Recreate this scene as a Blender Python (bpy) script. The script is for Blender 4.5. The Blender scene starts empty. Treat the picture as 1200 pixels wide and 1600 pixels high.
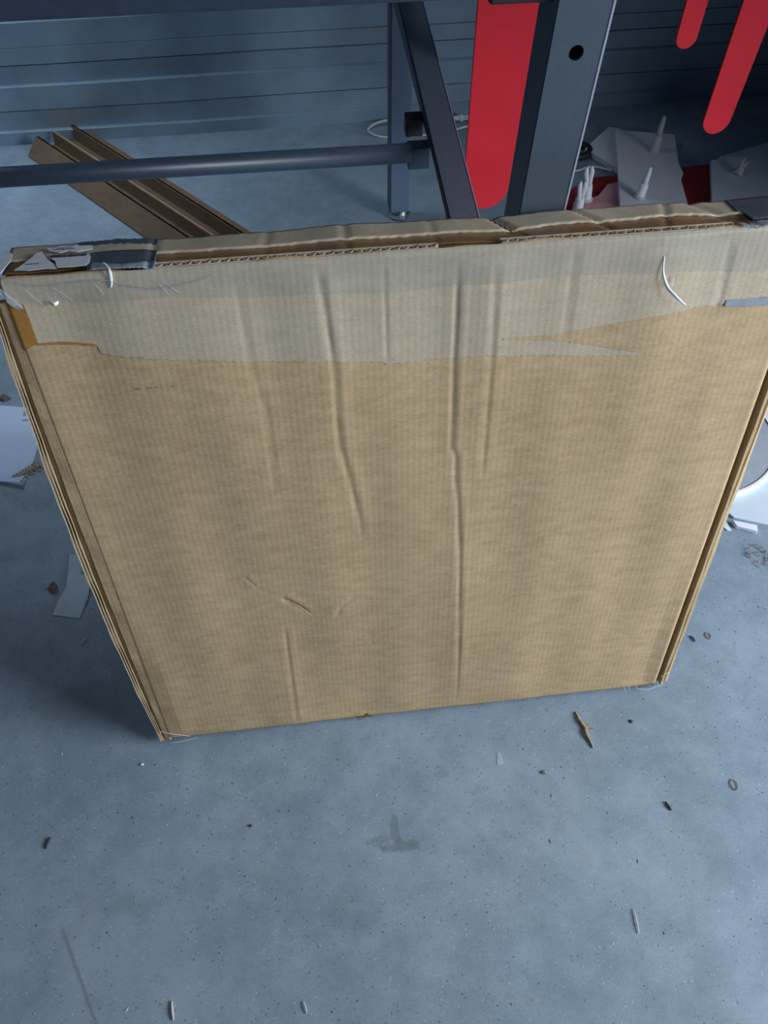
import bpy, bmesh, math, random
import numpy as np
from mathutils import Vector, Matrix
R = random.Random(7); NR = np.random.RandomState(5)
SC = bpy.context.scene; COL = SC.collection

# ------------------------------------------------------------------ camera
PITCH, ROLL, FPX, CYAW = 0.898325064, -0.00561035393, 1256.13174, -0.111760995
F = Vector((0, math.cos(PITCH), -math.sin(PITCH))); RT = Vector((1, 0, 0)); U = RT.cross(F)
R2 = RT*math.cos(ROLL)+U*math.sin(ROLL); U2 = -RT*math.sin(ROLL)+U*math.cos(ROLL)
MZ = Matrix.Rotation(CYAW, 3, 'Z'); R2, U2, F = MZ@R2, MZ@U2, MZ@F
cd = bpy.data.cameras.new('camera'); cam = bpy.data.objects.new('camera', cd); COL.objects.link(cam)
M = Matrix((R2, U2, -F)).transposed().to_4x4(); M.translation = (0, 0, 1.5); cam.matrix_world = M
cd.sensor_fit = 'VERTICAL'; cd.sensor_height = 24; cd.lens = FPX/1600*24; cd.clip_start = .02
SC.camera = cam

# ------------------------------------------------------------------ light
SC.view_settings.view_transform = 'Standard'; SC.view_settings.look = 'None'
SC.view_settings.gamma = 1; SC.view_settings.use_curve_mapping = False
SC.view_settings.exposure = 0.0
W_ = bpy.data.worlds.new('world'); SC.world = W_; W_.use_nodes = True
bg = W_.node_tree.nodes['Background']; bg.inputs[0].default_value = (.50, .68, 1, 1); bg.inputs[1].default_value = .045
def area(name, loc, tgt, sx, sy, power, col):
    l = bpy.data.lights.new(name, 'AREA'); l.shape = 'RECTANGLE'; l.size = sx; l.size_y = sy; l.energy = power; l.color = col
    o = bpy.data.objects.new(name, l); COL.objects.link(o); o.location = loc
    o.rotation_euler = (Vector(tgt)-Vector(loc)).to_track_quat('-Z', 'Y').to_euler(); return o
area('doorway_daylight', (3.0, -.30, 1.55), (.5, .8, .2), 1.8, 1.5, 178, (.80, .90, 1))
area('skylight', (.2, -2.0, 4.4), (0, .8, 0), 2.5, 2, 24, (.72, .86, 1))
area('left_rear_added_light', (-1.7, 2.9, 2.6), (-.95, 2.75, 0), .9, .7, 9, (.66, .83, 1)).data.spread = math.radians(75)  # lamp added high at the left rear to brighten the back floor

# ------------------------------------------------------------------ material helpers
def mat(name, base, rough=.6, metal=0., spec=.5, var=0., vscale=20., bump=0., bscale=60., alpha=1., stretch=(1, 1, 1), col2=None, trans=0.):
    m = bpy.data.materials.new(name); m.use_nodes = True; nt = m.node_tree; b = nt.nodes['Principled BSDF']
    b.inputs['Roughness'].default_value = rough; b.inputs['Metallic'].default_value = metal
    b.inputs['Specular IOR Level'].default_value = spec; b.inputs['Alpha'].default_value = alpha
    b.inputs['Transmission Weight'].default_value = trans
    tc = nt.nodes.new('ShaderNodeTexCoord'); mp = nt.nodes.new('ShaderNodeMapping'); mp.inputs['Scale'].default_value = stretch
    nt.links.new(tc.outputs['Object'], mp.inputs[0])
    n = nt.nodes.new('ShaderNodeTexNoise'); n.inputs['Scale'].default_value = vscale; n.inputs['Detail'].default_value = 5
    nt.links.new(mp.outputs[0], n.inputs[0])
    r = nt.nodes.new('ShaderNodeValToRGB'); r.color_ramp.elements[0].position = .32; r.color_ramp.elements[1].position = .68
    c2 = col2 or tuple(c*(1-var) for c in base)
    c1 = base if col2 else tuple(min(1, c*(1+var)) for c in base)
    r.color_ramp.elements[0].color = (*c2, 1); r.color_ramp.elements[1].color = (*c1, 1)
    nt.links.new(n.outputs[0], r.inputs[0]); nt.links.new(r.outputs[0], b.inputs['Base Color'])
    if bump:
        n2 = nt.nodes.new('ShaderNodeTexNoise'); n2.inputs['Scale'].default_value = bscale; n2.inputs['Detail'].default_value = 4
        nt.links.new(mp.outputs[0], n2.inputs[0]); bp = nt.nodes.new('ShaderNodeBump'); bp.inputs['Strength'].default_value = bump
        bp.inputs['Distance'].default_value = .002
        nt.links.new(n2.outputs[0], bp.inputs['Height']); nt.links.new(bp.outputs[0], b.inputs['Normal'])
    return m

def kraft(name, light, dark, rough=.75, spec=.3, flute=True, fibre=0.5, fcol=None, fth=.62):
    """card with vertical flutes showing through, horizontal cloudiness and fine fibres"""
    m = bpy.data.materials.new(name); m.use_nodes = True; nt = m.node_tree; b = nt.nodes['Principled BSDF']
    N = nt.nodes.new; L = nt.links.new
    b.inputs['Roughness'].default_value = rough; b.inputs['Specular IOR Level'].default_value = spec
    tc = N('ShaderNodeTexCoord')
    def noise(scale, st, det=5, rg=.6):
        mp = N('ShaderNodeMapping'); mp.inputs['Scale'].default_value = st; L(tc.outputs['Object'], mp.inputs[0])
        n = N('ShaderNodeTexNoise'); n.inputs['Scale'].default_value = scale; n.inputs['Detail'].default_value = det; n.inputs['Roughness'].default_value = rg
        L(mp.outputs[0], n.inputs[0]); return n.outputs[0]
    a = noise(26, (1, 1, 2.6)); c = noise(170, (1, 1, 2.2), 6, .75); d = noise(5, (1, 1, 1.3), 3)
    def math_(op, x, y):
        q = N('ShaderNodeMath'); q.operation = op
        for i, v in enumerate((x, y)):
            if isinstance(v, (int, float)): q.inputs[i].default_value = v
            else: L(v, q.inputs[i])
        return q.outputs[0]
    s = math_('ADD', math_('MULTIPLY', a, .38), math_('MULTIPLY', c, .42)); s = math_('ADD', s, math_('MULTIPLY', d, .2))
    w = N('ShaderNodeTexWave'); w.wave_type = 'BANDS'; w.bands_direction = 'X'; w.inputs['Scale'].default_value = 36
    w.inputs['Distortion'].default_value = .6; w.inputs['Detail'].default_value = 1.5; w.inputs['Detail Scale'].default_value = .6
    L(tc.outputs['Object'], w.inputs[0])
    if flute: s = math_('ADD', s, math_('MULTIPLY', math_('SUBTRACT', w.outputs[1], .5), .045))
    r = N('ShaderNodeValToRGB'); r.color_ramp.elements[0].position = .38; r.color_ramp.elements[1].position = .62
    r.color_ramp.elements[0].color = (*dark, 1); r.color_ramp.elements[1].color = (*light, 1); L(s, r.inputs[0])
    out = r.outputs[0]
    if fcol:
        f = noise(420, (1, 1, .8), 3, .7); rr = N('ShaderNodeValToRGB'); rr.color_ramp.elements[0].position = fth; rr.color_ramp.elements[1].position = fth+.06
        L(f, rr.inputs[0]); mx = N('ShaderNodeMix'); mx.data_type = 'RGBA'; L(math_('MULTIPLY', rr.outputs[0], fibre), mx.inputs[0])
        L(out, mx.inputs[6]); mx.inputs[7].default_value = (*fcol, 1); out = mx.outputs[2]
    L(out, b.inputs['Base Color'])
    bp = N('ShaderNodeBump'); bp.inputs['Strength'].default_value = .35; bp.inputs['Distance'].default_value = .0012
    L(math_('ADD', math_('MULTIPLY', w.outputs[1], .17 if flute else 0.), math_('MULTIPLY', c, .9)), bp.inputs['Height']); L(bp.outputs[0], b.inputs['Normal'])
    return m

MT = {}
MT['card'] = kraft('kraft_card', (.585, .418, .243), (.400, .272, .146), fcol=(.68, .54, .36), fibre=.35, fth=.64)
MT['tape_face'] = kraft('frosted_tape_over_card', (.545, .450, .338), (.430, .345, .240), rough=.5, spec=.35, fcol=(.66, .48, .27), fibre=.75, fth=.56)
MT['tape_face2'] = kraft('second_tape_layer', (.470, .405, .320), (.385, .325, .250), rough=.38, spec=.4, fcol=(.58, .43, .26), fibre=.4, fth=.62)
MT['card_light'] = kraft('pale_card_edge', (.60, .46, .28), (.50, .36, .20), flute=False)
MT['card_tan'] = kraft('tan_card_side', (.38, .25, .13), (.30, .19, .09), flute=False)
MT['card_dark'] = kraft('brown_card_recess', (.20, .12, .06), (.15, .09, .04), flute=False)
MT['orange_tape'] = kraft('brown_packing_tape', (.42, .21, .05), (.32, .15, .035), rough=.25, spec=.5, flute=False)
MT['brown_tape'] = kraft('glossy_brown_tape', (.27, .15, .07), (.19, .10, .045), rough=.22, spec=.6, flute=False, fcol=(.4, .25, .12), fibre=.3)
MT['flap'] = kraft('flap_card_under_tape', (.60, .50, .37), (.44, .36, .26), rough=.33, spec=.5, flute=False, fcol=(.6, .48, .33), fibre=.5, fth=.58)
MT['grey_tape'] = mat('dark_grey_tape', (.075, .09, .11), rough=.3, var=.15, vscale=60)
MT['grey_strip'] = mat('mid_grey_tape', (.26, .29, .33), rough=.5, var=.1, vscale=90)
MT['clear'] = mat('clear_plastic_film', (.70, .74, .78), rough=.15, alpha=.24, var=.1)
MT['clearband'] = mat('milky_plastic_film', (.40, .45, .50), rough=.25, alpha=.6, var=.35, vscale=150, stretch=(1, .2, 1))
MT['white_film'] = mat('white_plastic_shred', (.85, .85, .84), rough=.4, var=.03)
MT['label'] = mat('white_label_paper', (.70, .72, .76), rough=.6, var=.06, vscale=60)
MT['ink'] = mat('black_print', (.02, .02, .03), rough=.6)
MT['void'] = mat('shadowed_card_inside', (.045, .035, .03), rough=.9, var=.2)  # near-black colour stands for shade between card layers and flutes
MT['metal'] = mat('blue_grey_powder_coat', (.062, .082, .108), rough=.42, spec=.5, var=.06, vscale=300, bump=.08, bscale=900)
MT['metal_dark'] = mat('dark_navy_powder_coat', (.032, .048, .076), rough=.4, spec=.5, var=.1, vscale=80)
MT['metal_strut'] = mat('slate_powder_coat', (.115, .130, .180), rough=.3, spec=.5, var=.08, vscale=90)
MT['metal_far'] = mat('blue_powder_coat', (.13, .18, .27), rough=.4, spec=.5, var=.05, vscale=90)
MT['edge'] = mat('pale_metal_edge', (.32, .34, .42), rough=.4)  # paler strips along the right edges of near leg and strut
MT['chrome'] = mat('zinc_foot', (.60, .62, .64), rough=.25, metal=1.)
MT['black'] = mat('black_rubber', (.012, .012, .014), rough=.6, var=.1)
MT['red'] = mat('red_lacquer', (.74, .030, .045), rough=.55, spec=.12, var=.06, vscale=6)
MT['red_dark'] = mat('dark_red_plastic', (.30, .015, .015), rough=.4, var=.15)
MT['board'] = mat('white_lacquered_board', (.68, .67, .72), rough=.45, var=.03, vscale=40)
MT['board_blue'] = mat('cool_white_board', (.62, .69, .76), rough=.4, var=.03, vscale=30)
MT['board_pink'] = mat('pink_tinted_board', (.62, .30, .32), rough=.35, var=.08, vscale=12)
MT['pin'] = mat('white_nylon', (.80, .82, .86), rough=.4, var=.03)
MT['pin_grey'] = mat('pale_grey_nylon', (.52, .50, .50), rough=.5, var=.05)
MT['cable'] = mat('white_cable_sheath', (.60, .62, .66), rough=.4)
MT['paper'] = mat('white_paper', (.62, .72, .92), rough=.7, var=.03, vscale=12)
MT['paper_grey'] = mat('grey_paper_strip', (.42, .50, .56), rough=.6, var=.06, vscale=40)
MT['smudge'] = mat('grey_print', (.30, .36, .45), rough=.7)
MT['grey_print'] = mat('dark_grey_print', (.12, .16, .2), rough=.7)
MT['disc'] = mat('grey_disc_face', (.36, .38, .44), rough=.55, var=.06, vscale=40)
MT['foam'] = mat('white_foam', (.80, .82, .92), rough=.7, var=.06, vscale=120, bump=.4, bscale=300)
MT['wood'] = mat('dry_plant_fibre', (.30, .24, .16), rough=.8, var=.4, vscale=200)
MT['stone'] = mat('brown_grit_stone', (.15, .12, .11), rough=.8, var=.4, vscale=120, bump=.5, bscale=300)
MT['straw'] = mat('pale_splinter', (.55, .52, .46), rough=.7, var=.2, vscale=200)
MT['grit_dark'] = mat('dark_grit', (.04, .045, .05), rough=.9)
MT['grit_pale'] = mat('pale_grit', (.55, .60, .64), rough=.8)
MT['profile'] = kraft('brown_card_profile', (.19, .122, .075), (.13, .080, .046), flute=False)
MT['profile_edge'] = kraft('light_card_profile_edge', (.42, .31, .21), (.34, .25, .16), flute=False)

# galvanised shutter
def shutter_mat():
    m = mat('galvanised_sheet', (.27, .37, .47), rough=.48, metal=.15, var=.12, vscale=7, bump=.12, bscale=250)
    nt = m.node_tree; b = nt.nodes['Principled BSDF']; N = nt.nodes.new; L = nt.links.new
    old = b.inputs['Base Color'].links[0].from_socket
    tc = N('ShaderNodeTexCoord'); n = N('ShaderNodeTexNoise'); n.inputs['Scale'].default_value = 3.2; n.inputs['Detail'].default_value = 6
    mp = N('ShaderNodeMapping'); mp.inputs['Scale'].default_value = (1, 1, 2.5); L(tc.outputs['Object'], mp.inputs[0]); L(mp.outputs[0], n.inputs[0])
    r = N('ShaderNodeValToRGB'); r.color_ramp.elements[0].position = .57; r.color_ramp.elements[1].position = .68
    mx = N('ShaderNodeMix'); mx.data_type = 'RGBA'; L(n.outputs[0], r.inputs[0])
    q = N('ShaderNodeMath'); q.operation = 'MULTIPLY'; q.inputs[1].default_value = .55; L(r.outputs[0], q.inputs[0]); L(q.outputs[0], mx.inputs[0])
    L(old, mx.inputs[6]); mx.inputs[7].default_value = (.33, .34, .35, 1); L(mx.outputs[2], b.inputs['Base Color']); return m
MT['shutter'] = shutter_mat()

# polished concrete
def concrete():
    m = bpy.data.materials.new('concrete_floor'); m.use_nodes = True; nt = m.node_tree; b = nt.nodes['Principled BSDF']
    N = nt.nodes.new; L = nt.links.new; tc = N('ShaderNodeTexCoord'); P = tc.outputs['Object']
    def mth(op, x, y=None, z=None):
        q = N('ShaderNodeMath'); q.operation = op
        for i, v in enumerate((x, y, z)):
            if v is None: continue
            if isinstance(v, (int, float)): q.inputs[i].default_value = v
            else: L(v, q.inputs[i])
        return q.outputs[0]
    def noise(s, d=5, rg=.6):
        n = N('ShaderNodeTexNoise'); n.inputs['Scale'].default_value = s; n.inputs['Detail'].default_value = d; n.inputs['Roughness'].default_value = rg; L(P, n.inputs[0]); return n.outputs[0]
    def ramp(v, a, bb, c0=0., c1=1.):
        q = N('ShaderNodeMapRange'); q.interpolation_type = 'SMOOTHSTEP'; L(v, q.inputs[0])
        for i, k in enumerate((a, bb, c0, c1)): q.inputs[i+1].default_value = k
        return q.outputs[0]
    def mix(f, a, c):
        x = N('ShaderNodeMix'); x.data_type = 'RGBA'; L(f, x.inputs[0])
        if isinstance(a, tuple): x.inputs[6].default_value = (*a, 1)
        else: L(a, x.inputs[6])
        x.inputs[7].default_value = (*c, 1); return x.outputs[2]
    big = noise(2.2, 4); mid = noise(14, 6, .7); fine = noise(240, 4, .7)
    s = mth('ADD', mth('MULTIPLY', big, .4), mth('ADD', mth('MULTIPLY', mid, .35), mth('MULTIPLY', fine, .25)))
    c = mix(ramp(s, .38, .62), (.185, .237, .292), (.288, .348, .413))
    # soft dirty patches
    c = mix(mth('MULTIPLY', ramp(noise(9, 3), .60, .74), .35), c, (.20, .22, .23))
    # pits (dark) and flecks (pale)
    def specks(scale, rad, keep, seedoff):
        v = N('ShaderNodeTexVoronoi'); v.inputs['Scale'].default_value = scale
        mp = N('ShaderNodeMapping'); mp.inputs['Location'].default_value = (seedoff, seedoff*.7, 0); L(P, mp.inputs[0]); L(mp.outputs[0], v.inputs[0])
        sp = N('ShaderNodeSeparateColor'); L(v.outputs['Color'], sp.inputs[0])
        rad2 = mth('MULTIPLY', sp.outputs[1], rad)
        return mth('MULTIPLY', mth('LESS_THAN', v.outputs['Distance'], rad2), mth('LESS_THAN', sp.outputs[0], keep))
    c = mix(mth('MULTIPLY', specks(190, .40, .14, .3), .5), c, (.07, .08, .09))
    c = mix(mth('MULTIPLY', specks(95, .18, .17, 1.3), .8), c, (.05, .055, .06))
    c = mix(mth('MULTIPLY', specks(230, .36, .10, 2.3), .4), c, (.60, .65, .70))
    # stains with a shape of their own, and a broad darker patch left of the carton
    sx = N('ShaderNodeSeparateXYZ'); L(P, sx.inputs[0]); X, Y = sx.outputs[0], sx.outputs[1]
    wob = mth('MULTIPLY', mth('SUBTRACT', noise(38, 4), .5), .075)
    for (x, y, ax, ay, k) in ((.066, .452, .009, .030, .45), (.078, .424, .034, .011, .5), (.035, .437, .022, .008, .3), (.165, .545, .012, .010, .16), (.085, .565, .010, .008, .15),
                              (-.20, .345, .030, .02, .12), (-.40, .38, .045, .016, .16), (-.52, .56, .03, .025, .14), (-.52, .77, .10, .05, .35), (.50, .43, .05, .018, .10),
                              (-.02, .33, .05, .04, .18), (.54, .16, .04, .02, .12), (-.42, .95, .05, .04, .2)):
        d = mth('SQRT', mth('ADD', mth('POWER', mth('MULTIPLY', mth('SUBTRACT', X, x), 1/ax), 2.), mth('POWER', mth('MULTIPLY', mth('SUBTRACT', Y, y), 1/ay), 2.)))
        d = mth('ADD', d, mth('MULTIPLY', wob, .45/max(.012, min(ax, ay))))
        c = mix(mth('MULTIPLY', ramp(d, .65, 1.25, 1., 0.), k), c, (.10, .125, .135))
    # long scuff at the lower left
    dx, dy = .082, -.168; ln = math.hypot(dx, dy); dx /= ln; dy /= ln
    al = mth('ADD', mth('MULTIPLY', mth('SUBTRACT', X, -.522), dx), mth('MULTIPLY', mth('SUBTRACT', Y, .379), dy))
    ac = mth('ABSOLUTE', mth('ADD', mth('ADD', mth('MULTIPLY', mth('SUBTRACT', X, -.522), -dy), mth('MULTIPLY', mth('SUBTRACT', Y, .379), dx)), mth('MULTIPLY', wob, .06)))
    f = mth('MULTIPLY', mth('MULTIPLY', ramp(ac, .0005, .005, 1., 0.), ramp(al, 0., .05)), .5)
    c = mix(f, c, (.12, .14, .15))
    L(c, b.inputs['Base Color']); b.inputs['Roughness'].default_value = .55; b.inputs['Specular IOR Level'].default_value = .35
    bp = N('ShaderNodeBump'); bp.inputs['Strength'].default_value = .2; bp.inputs['Distance'].default_value = .001; L(fine, bp.inputs['Height']); L(bp.outputs[0], b.inputs['Normal'])
    return m
MT['floor'] = concrete()

# ------------------------------------------------------------------ object helpers
def link_mesh(name, verts, faces, m, parent=None, smooth=False, loc=None):
    me = bpy.data.meshes.new(name)
    off = Vector(loc) if loc is not None else Vector((0, 0, 0))
    me.from_pydata([tuple(Vector(v)-off) for v in verts], [], faces); me.update()
    bm = bmesh.new(); bm.from_mesh(me); bmesh.ops.recalc_face_normals(bm, faces=bm.faces); bm.to_mesh(me); bm.free()
    if smooth: me.polygons.foreach_set('use_smooth', [True]*len(me.polygons))
    o = bpy.data.objects.new(name, me); COL.objects.link(o)
    me.materials.append(MT[m]); o.location = off
    if parent: o.parent = parent
    return o
def tag(o, label=None, cat=None, group=None, kind=None):
    for k, v in (('label', label), ('category', cat), ('group', group), ('kind', kind)):
        if v: o[k] = v
    return o
def empty(name, loc, rot=(0, 0, 0)):
    o = bpy.data.objects.new(name, None); COL.objects.link(o); o.location = loc; o.rotation_euler = rot; o.empty_display_size = .05; return o
class MB:
    def __init__(s): s.v = []; s.f = []
    def box(s, lo, hi, mt=None):
        b = len(s.v); P = [Vector((x, y, z)) for z in (lo[2], hi[2]) for y in (lo[1], hi[1]) for x in (lo[0], hi[0])]
        if mt is not None: P = [mt@q for q in P]
        s.v += P; s.f += [tuple(b+i for i in q) for q in ((0, 2, 3, 1), (4, 5, 7, 6), (0, 1, 5, 4), (2, 6, 7, 3), (0, 4, 6, 2), (1, 3, 7, 5))]
    def prism(s, pts, lo, hi, mt=None, fn=None):
        """pts in xy extruded from lo to hi in z (or by fn(x,y,t))"""
        b = len(s.v); n = len(pts)
        for z in (lo, hi):
            for p in pts:
                q = Vector((p[0], p[1], z)); s.v.append(mt@q if mt is not None else q)
        s.f += [tuple(b+i for i in range(n))[::-1], tuple(b+n+i for i in range(n))]
        s.f += [(b+i, b+(i+1) % n, b+n+(i+1) % n, b+n+i) for i in range(n)]
    def hexa(s, P):
        b = len(s.v); s.v += [Vector(p) for p in P]
        s.f += [tuple(b+i for i in q) for q in ((0, 3, 2, 1), (4, 5, 6, 7), (0, 1, 5, 4), (1, 2, 6, 5), (2, 3, 7, 6), (3, 0, 4, 7))]
    def tube(s, pts, r, seg=10, caps=True, rr=None):
        pts = [Vector(p) for p in pts]; n = len(pts); base = len(s.v); up = None
        for i, p in enumerate(pts):
            t = (pts[min(i+1, n-1)]-pts[max(i-1, 0)]).normalized()
            if up is None: up = Vector((0, 0, 1)) if abs(t.z) < .9 else Vector((1, 0, 0))
            a = (up - t*up.dot(t)).normalized(); c = t.cross(a); up = a
            rad = rr[i] if rr else r
            for k in range(seg):
                an = 2*math.pi*k/seg; s.v.append(p+a*math.cos(an)*rad+c*math.sin(an)*rad)
        for i in range(n-1):
            for k in range(seg):
                k2 = (k+1) % seg; s.f.append((base+i*seg+k, base+i*seg+k2, base+(i+1)*seg+k2, base+(i+1)*seg+k))
        if caps: s.f += [tuple(base+k for k in range(seg))[::-1], tuple(base+(n-1)*seg+k for k in range(seg))]
    def lathe(s, prof, seg=24, mt=None, close=True):
        base = len(s.v)
        for r, z in prof:
            for k in range(seg):
                a = 2*math.pi*k/seg; q = Vector((r*math.cos(a), r*math.sin(a), z)); s.v.append(mt@q if mt is not None else q)
        for i in range(len(prof)-1):
            for k in range(seg):
                k2 = (k+1) % seg; s.f.append((base+i*seg+k, base+i*seg+k2, base+(i+1)*seg+k2, base+(i+1)*seg+k))
        if close: s.f += [tuple(base+k for k in range(seg))[::-1], tuple(base+(len(prof)-1)*seg+k for k in range(seg))]
    def build(s, name, m, parent=None, loc=None, smooth=False, bevel=0., seg=2):
        o = link_mesh(name, s.v, s.f, m, parent, smooth, loc)
        if bevel:
            b = o.modifiers.new('bevel', 'BEVEL'); b.width = bevel; b.segments = seg; b.limit_method = 'ANGLE'; b.angle_limit = .6
        return o
def spline(pts, n=8):
    pts = [Vector(p) for p in pts]; out = []
    for i in range(len(pts)-1):
        p0, p1, p2, p3 = pts[max(i-1, 0)], pts[i], pts[i+1], pts[min(i+2, len(pts)-1)]
        for k in range(n):
            t = k/n; out.append(.5*((2*p1)+(p2-p0)*t+(2*p0-5*p1+4*p2-p3)*t*t+(3*p1-p0-3*p2+p3)*t**3))
    return out+[pts[-1]]

# ------------------------------------------------------------------ the setting
fl = MB(); fl.box((-4, -2.5, -.1), (5, 3.45, 0)); tag(fl.build('floor', 'floor'), kind='structure')
def wall():
    o = empty('wall_back', (0, 3.13, 0)); o.rotation_euler.z = math.radians(.8)
    prof = [(0, 0)]; out, inn = -.012, -.001
    prof = [(-.002, out)]
    for z0, z1 in ((.045, .127), (.206, .283), (.412, .49), (.57, .65), (.73, .81), (.89, .97), (1.05, 1.13), (1.21, 1.29), (1.37, 1.44)):
        prof += [(z0-.001, out-.003), (z0+.004, inn), (z1-.0140, inn+.001), (z1-.0135, inn+.016), (z1-.0050, inn+.016), (z1-.0045, inn), (z1, out)]
    prof = [q for q in prof]
    # lap joint between two sheets
    prof2 = []
    for q in prof:
        prof2.append(q)
        if abs(q[0]-.283) < 1e-6: prof2 += [(.331, out-.003), (.3315, out+.014), (.338, out+.014), (.3385, out)]
    prof2.append((1.5, out))
    v = []; f = []; xs = np.linspace(-4, 5, 46)
    for x in xs:
        for (z, y) in prof2: v.append((x, y+.0012*math.sin(x*5.1+z*9)+.001*math.sin(x*13+z*30), z+.0015*math.sin(x*3.3+z*4)))
    m = len(prof2)
    for i in range(len(xs)-1):
        for k in range(m-1): f.append((i*m+k, (i+1)*m+k, (i+1)*m+k+1, i*m+k+1))
    me = link_mesh('wall_back', v, f, 'shutter'); me.rotation_euler = o.rotation_euler; me.location = o.location
    bpy.data.objects.remove(o); sd = me.modifiers.new('s', 'SOLIDIFY'); sd.thickness = .004; sd.offset = 1
    me.modifiers['s'].offset = -1 if True else 1
    tag(me, kind='structure')
wall()

# ------------------------------------------------------------------ the cardboard carton
LEAN = .14861191; BW, BH, BT = .963515, .960819, .08
carton = empty('cardboard_carton', (-.343409, .664279, BT*math.sin(LEAN)), (-LEAN, 0, 0))
tag(carton, 'large flat brown cardboard carton standing on edge, taped along its top', 'cardboard box')
def segdist(U_, V_, pts):
    best = np.full(U_.shape, 9.); side = np.zeros(U_.shape); tt = np.zeros(U_.shape)
    L = 0; tot = sum(math.dist(pts[i], pts[i+1]) for i in range(len(pts)-1))
    for i in range(len(pts)-1):
        a, b = np.array(pts[i]), np.array(pts[i+1]); d = b-a; l = math.hypot(*d); d = d/l
        t = np.clip((U_-a[0])*d[0]+(V_-a[1])*d[1], 0, l); du = U_-(a[0]+t*d[0]); dv = V_-(a[1]+t*d[1])
        r = np.hypot(du, dv); s = np.sign(du*d[1]-dv*d[0]); k = r < best
        best = np.where(k, r, best); side = np.where(k, s, side); tt = np.where(k, (L+t)/tot, tt); L += l
    return best*side, tt
# (polyline, groove depth, half width, slope-step)
CREASES = [([(.358, .958), (.364, .87), (.369, .80), (.3675, .724), (.369, .680), (.378, .627), (.386, .570), (.396, .48)], .0026, .0045, .0016),
           ([(.523, .95), (.524, .87), (.524, .810), (.5255, .729), (.526, .66), (.533, .645), (.534, .60), (.540, .55), (.546, .453), (.552, .30), (.556, .18), (.559, .02)], .0026, .0036, .0014),
           ([(.569, .95), (.573, .796), (.573, .724), (.573, .60)], .0018, .004, .0010),
           ([(.262, .95), (.265, .820), (.275, .755), (.274, .70), (.271, .60)], .0011, .005, .0007),
           ([(.254, .316), (.250, .20), (.247, .01)], .0018, .0035, .0012),
           ([(.435, .95), (.437, .81)], .0012, .003, .0006),
           ([(.663, .955), (.667, .82)], .0014, .006, .0008), ([(.855, .95), (.862, .87), (.858, .845)], .0016, .005, .0010),
           ([(.202, .440), (.216, .413)], .002, .003, .001), ([(.216, .413), (.256, .381)], .0006, .004, .0003),
           ([(.256, .381), (.270, .367), (.285, .350), (.299, .334)], .0045, .0042, .002),
           ([(.341, .319), (.351, .345), (.375, .366)], .0018, .0045, .001), ([(.395, .27), (.40, .23)], .0007, .004, .0),
           ([(.02, .047), (.22, .035)], .0006, .004, 0), ([(.37, .0), (.385, .022)], .003, .004, .002)]
def hfun(U_, V_):
    h = np.zeros(U_.shape)
    for pts, dep, w, st in CREASES:
        d, t = segdist(U_, V_, pts); fade = np.clip(np.minimum(t, 1-t)*9, 0, 1) if dep < .0024 else np.clip(np.minimum(t*20, (1-t)*5), 0, 1)
        h -= .55*dep*np.exp(-(d/w)**2)*fade*(.78+.22*np.sin(t*31+dep*9000)*np.cos(t*13))
        h += .45*st*np.exp(-((d+w*2.2)/(w*2.0))**2)*fade + .2*st*np.exp(-((d-w*2.4)/(w*2.2))**2)*fade
    # soft waviness of the board
    h += .0022*np.sin(U_*11+V_*2.1+.4)*np.sin(V_*5+1)+.0012*np.sin(U_*31+V_*3)*np.cos(V_*7)+.0006*np.sin(U_*57+1)
    e = np.minimum(np.minimum(U_, BW-U_), np.minimum(V_, BH-V_)); h *= np.clip(e/.03, .15, 1)
    h += .0035*np.clip((V_-.2), 0, 1)*0
    return h
def vmin(u):
    a = 0.
    if .357 < u < .397: a = np.interp(u, [.357, .364, .374, .3795, .384, .390, .397], [0, .004, .011, .0185, .015, .005, 0])
    return a
def face_grid(name, us, lo, hi, rows, off, m, parent, edge=True, thick=0.):
    nu = len(us); T_ = np.linspace(0, 1, rows); V_ = np.array([lo[i]+(hi[i]-lo[i])*T_ for i in range(nu)]); U_ = np.repeat(np.array(us)[:, None], rows, 1)
    n = -hfun(U_, V_)-off
    bot = np.clip(.014-V_, 0, .02); tp = np.clip(V_-(BH-.006), 0, .01); sd = np.clip(.004-np.minimum(U_, BW-U_), 0, .01)
    n = n+bot*.55+tp*.9+sd*.6
    v = np.stack([U_, n, V_], -1).reshape(-1, 3).tolist()
    f = [(i*rows+k, (i+1)*rows+k, (i+1)*rows+k+1, i*rows+k+1) for i in range(nu-1) for k in range(rows-1)]
    o = link_mesh(name, v, f, m, parent, smooth=True)
    if thick:
        s = o.modifiers.new('s', 'SOLIDIFY'); s.thickness = thick; s.offset = 0
    return o
us = np.linspace(0, BW, 420)
topw = [BH-.0015+.0012*math.sin(u*23)+.001*math.sin(u*61+1) for u in us]
fp = face_grid('front_panel', us, [vmin(u) for u in us], topw, 380, 0, 'card', carton)
# make sure normals face the viewer then thicken inwards
sd = fp.modifiers.new('s', 'SOLIDIFY'); sd.thickness = .003; sd.offset = -1
if fp.data.polygons[2000].normal.y > 0:
    fp.data.flip_normals()
inner = MB(); inner.box((.004, .006, .003), (BW-.004, BT, BH-.006)); inner.build('inner_carton', 'card_dark', carton)
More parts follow.
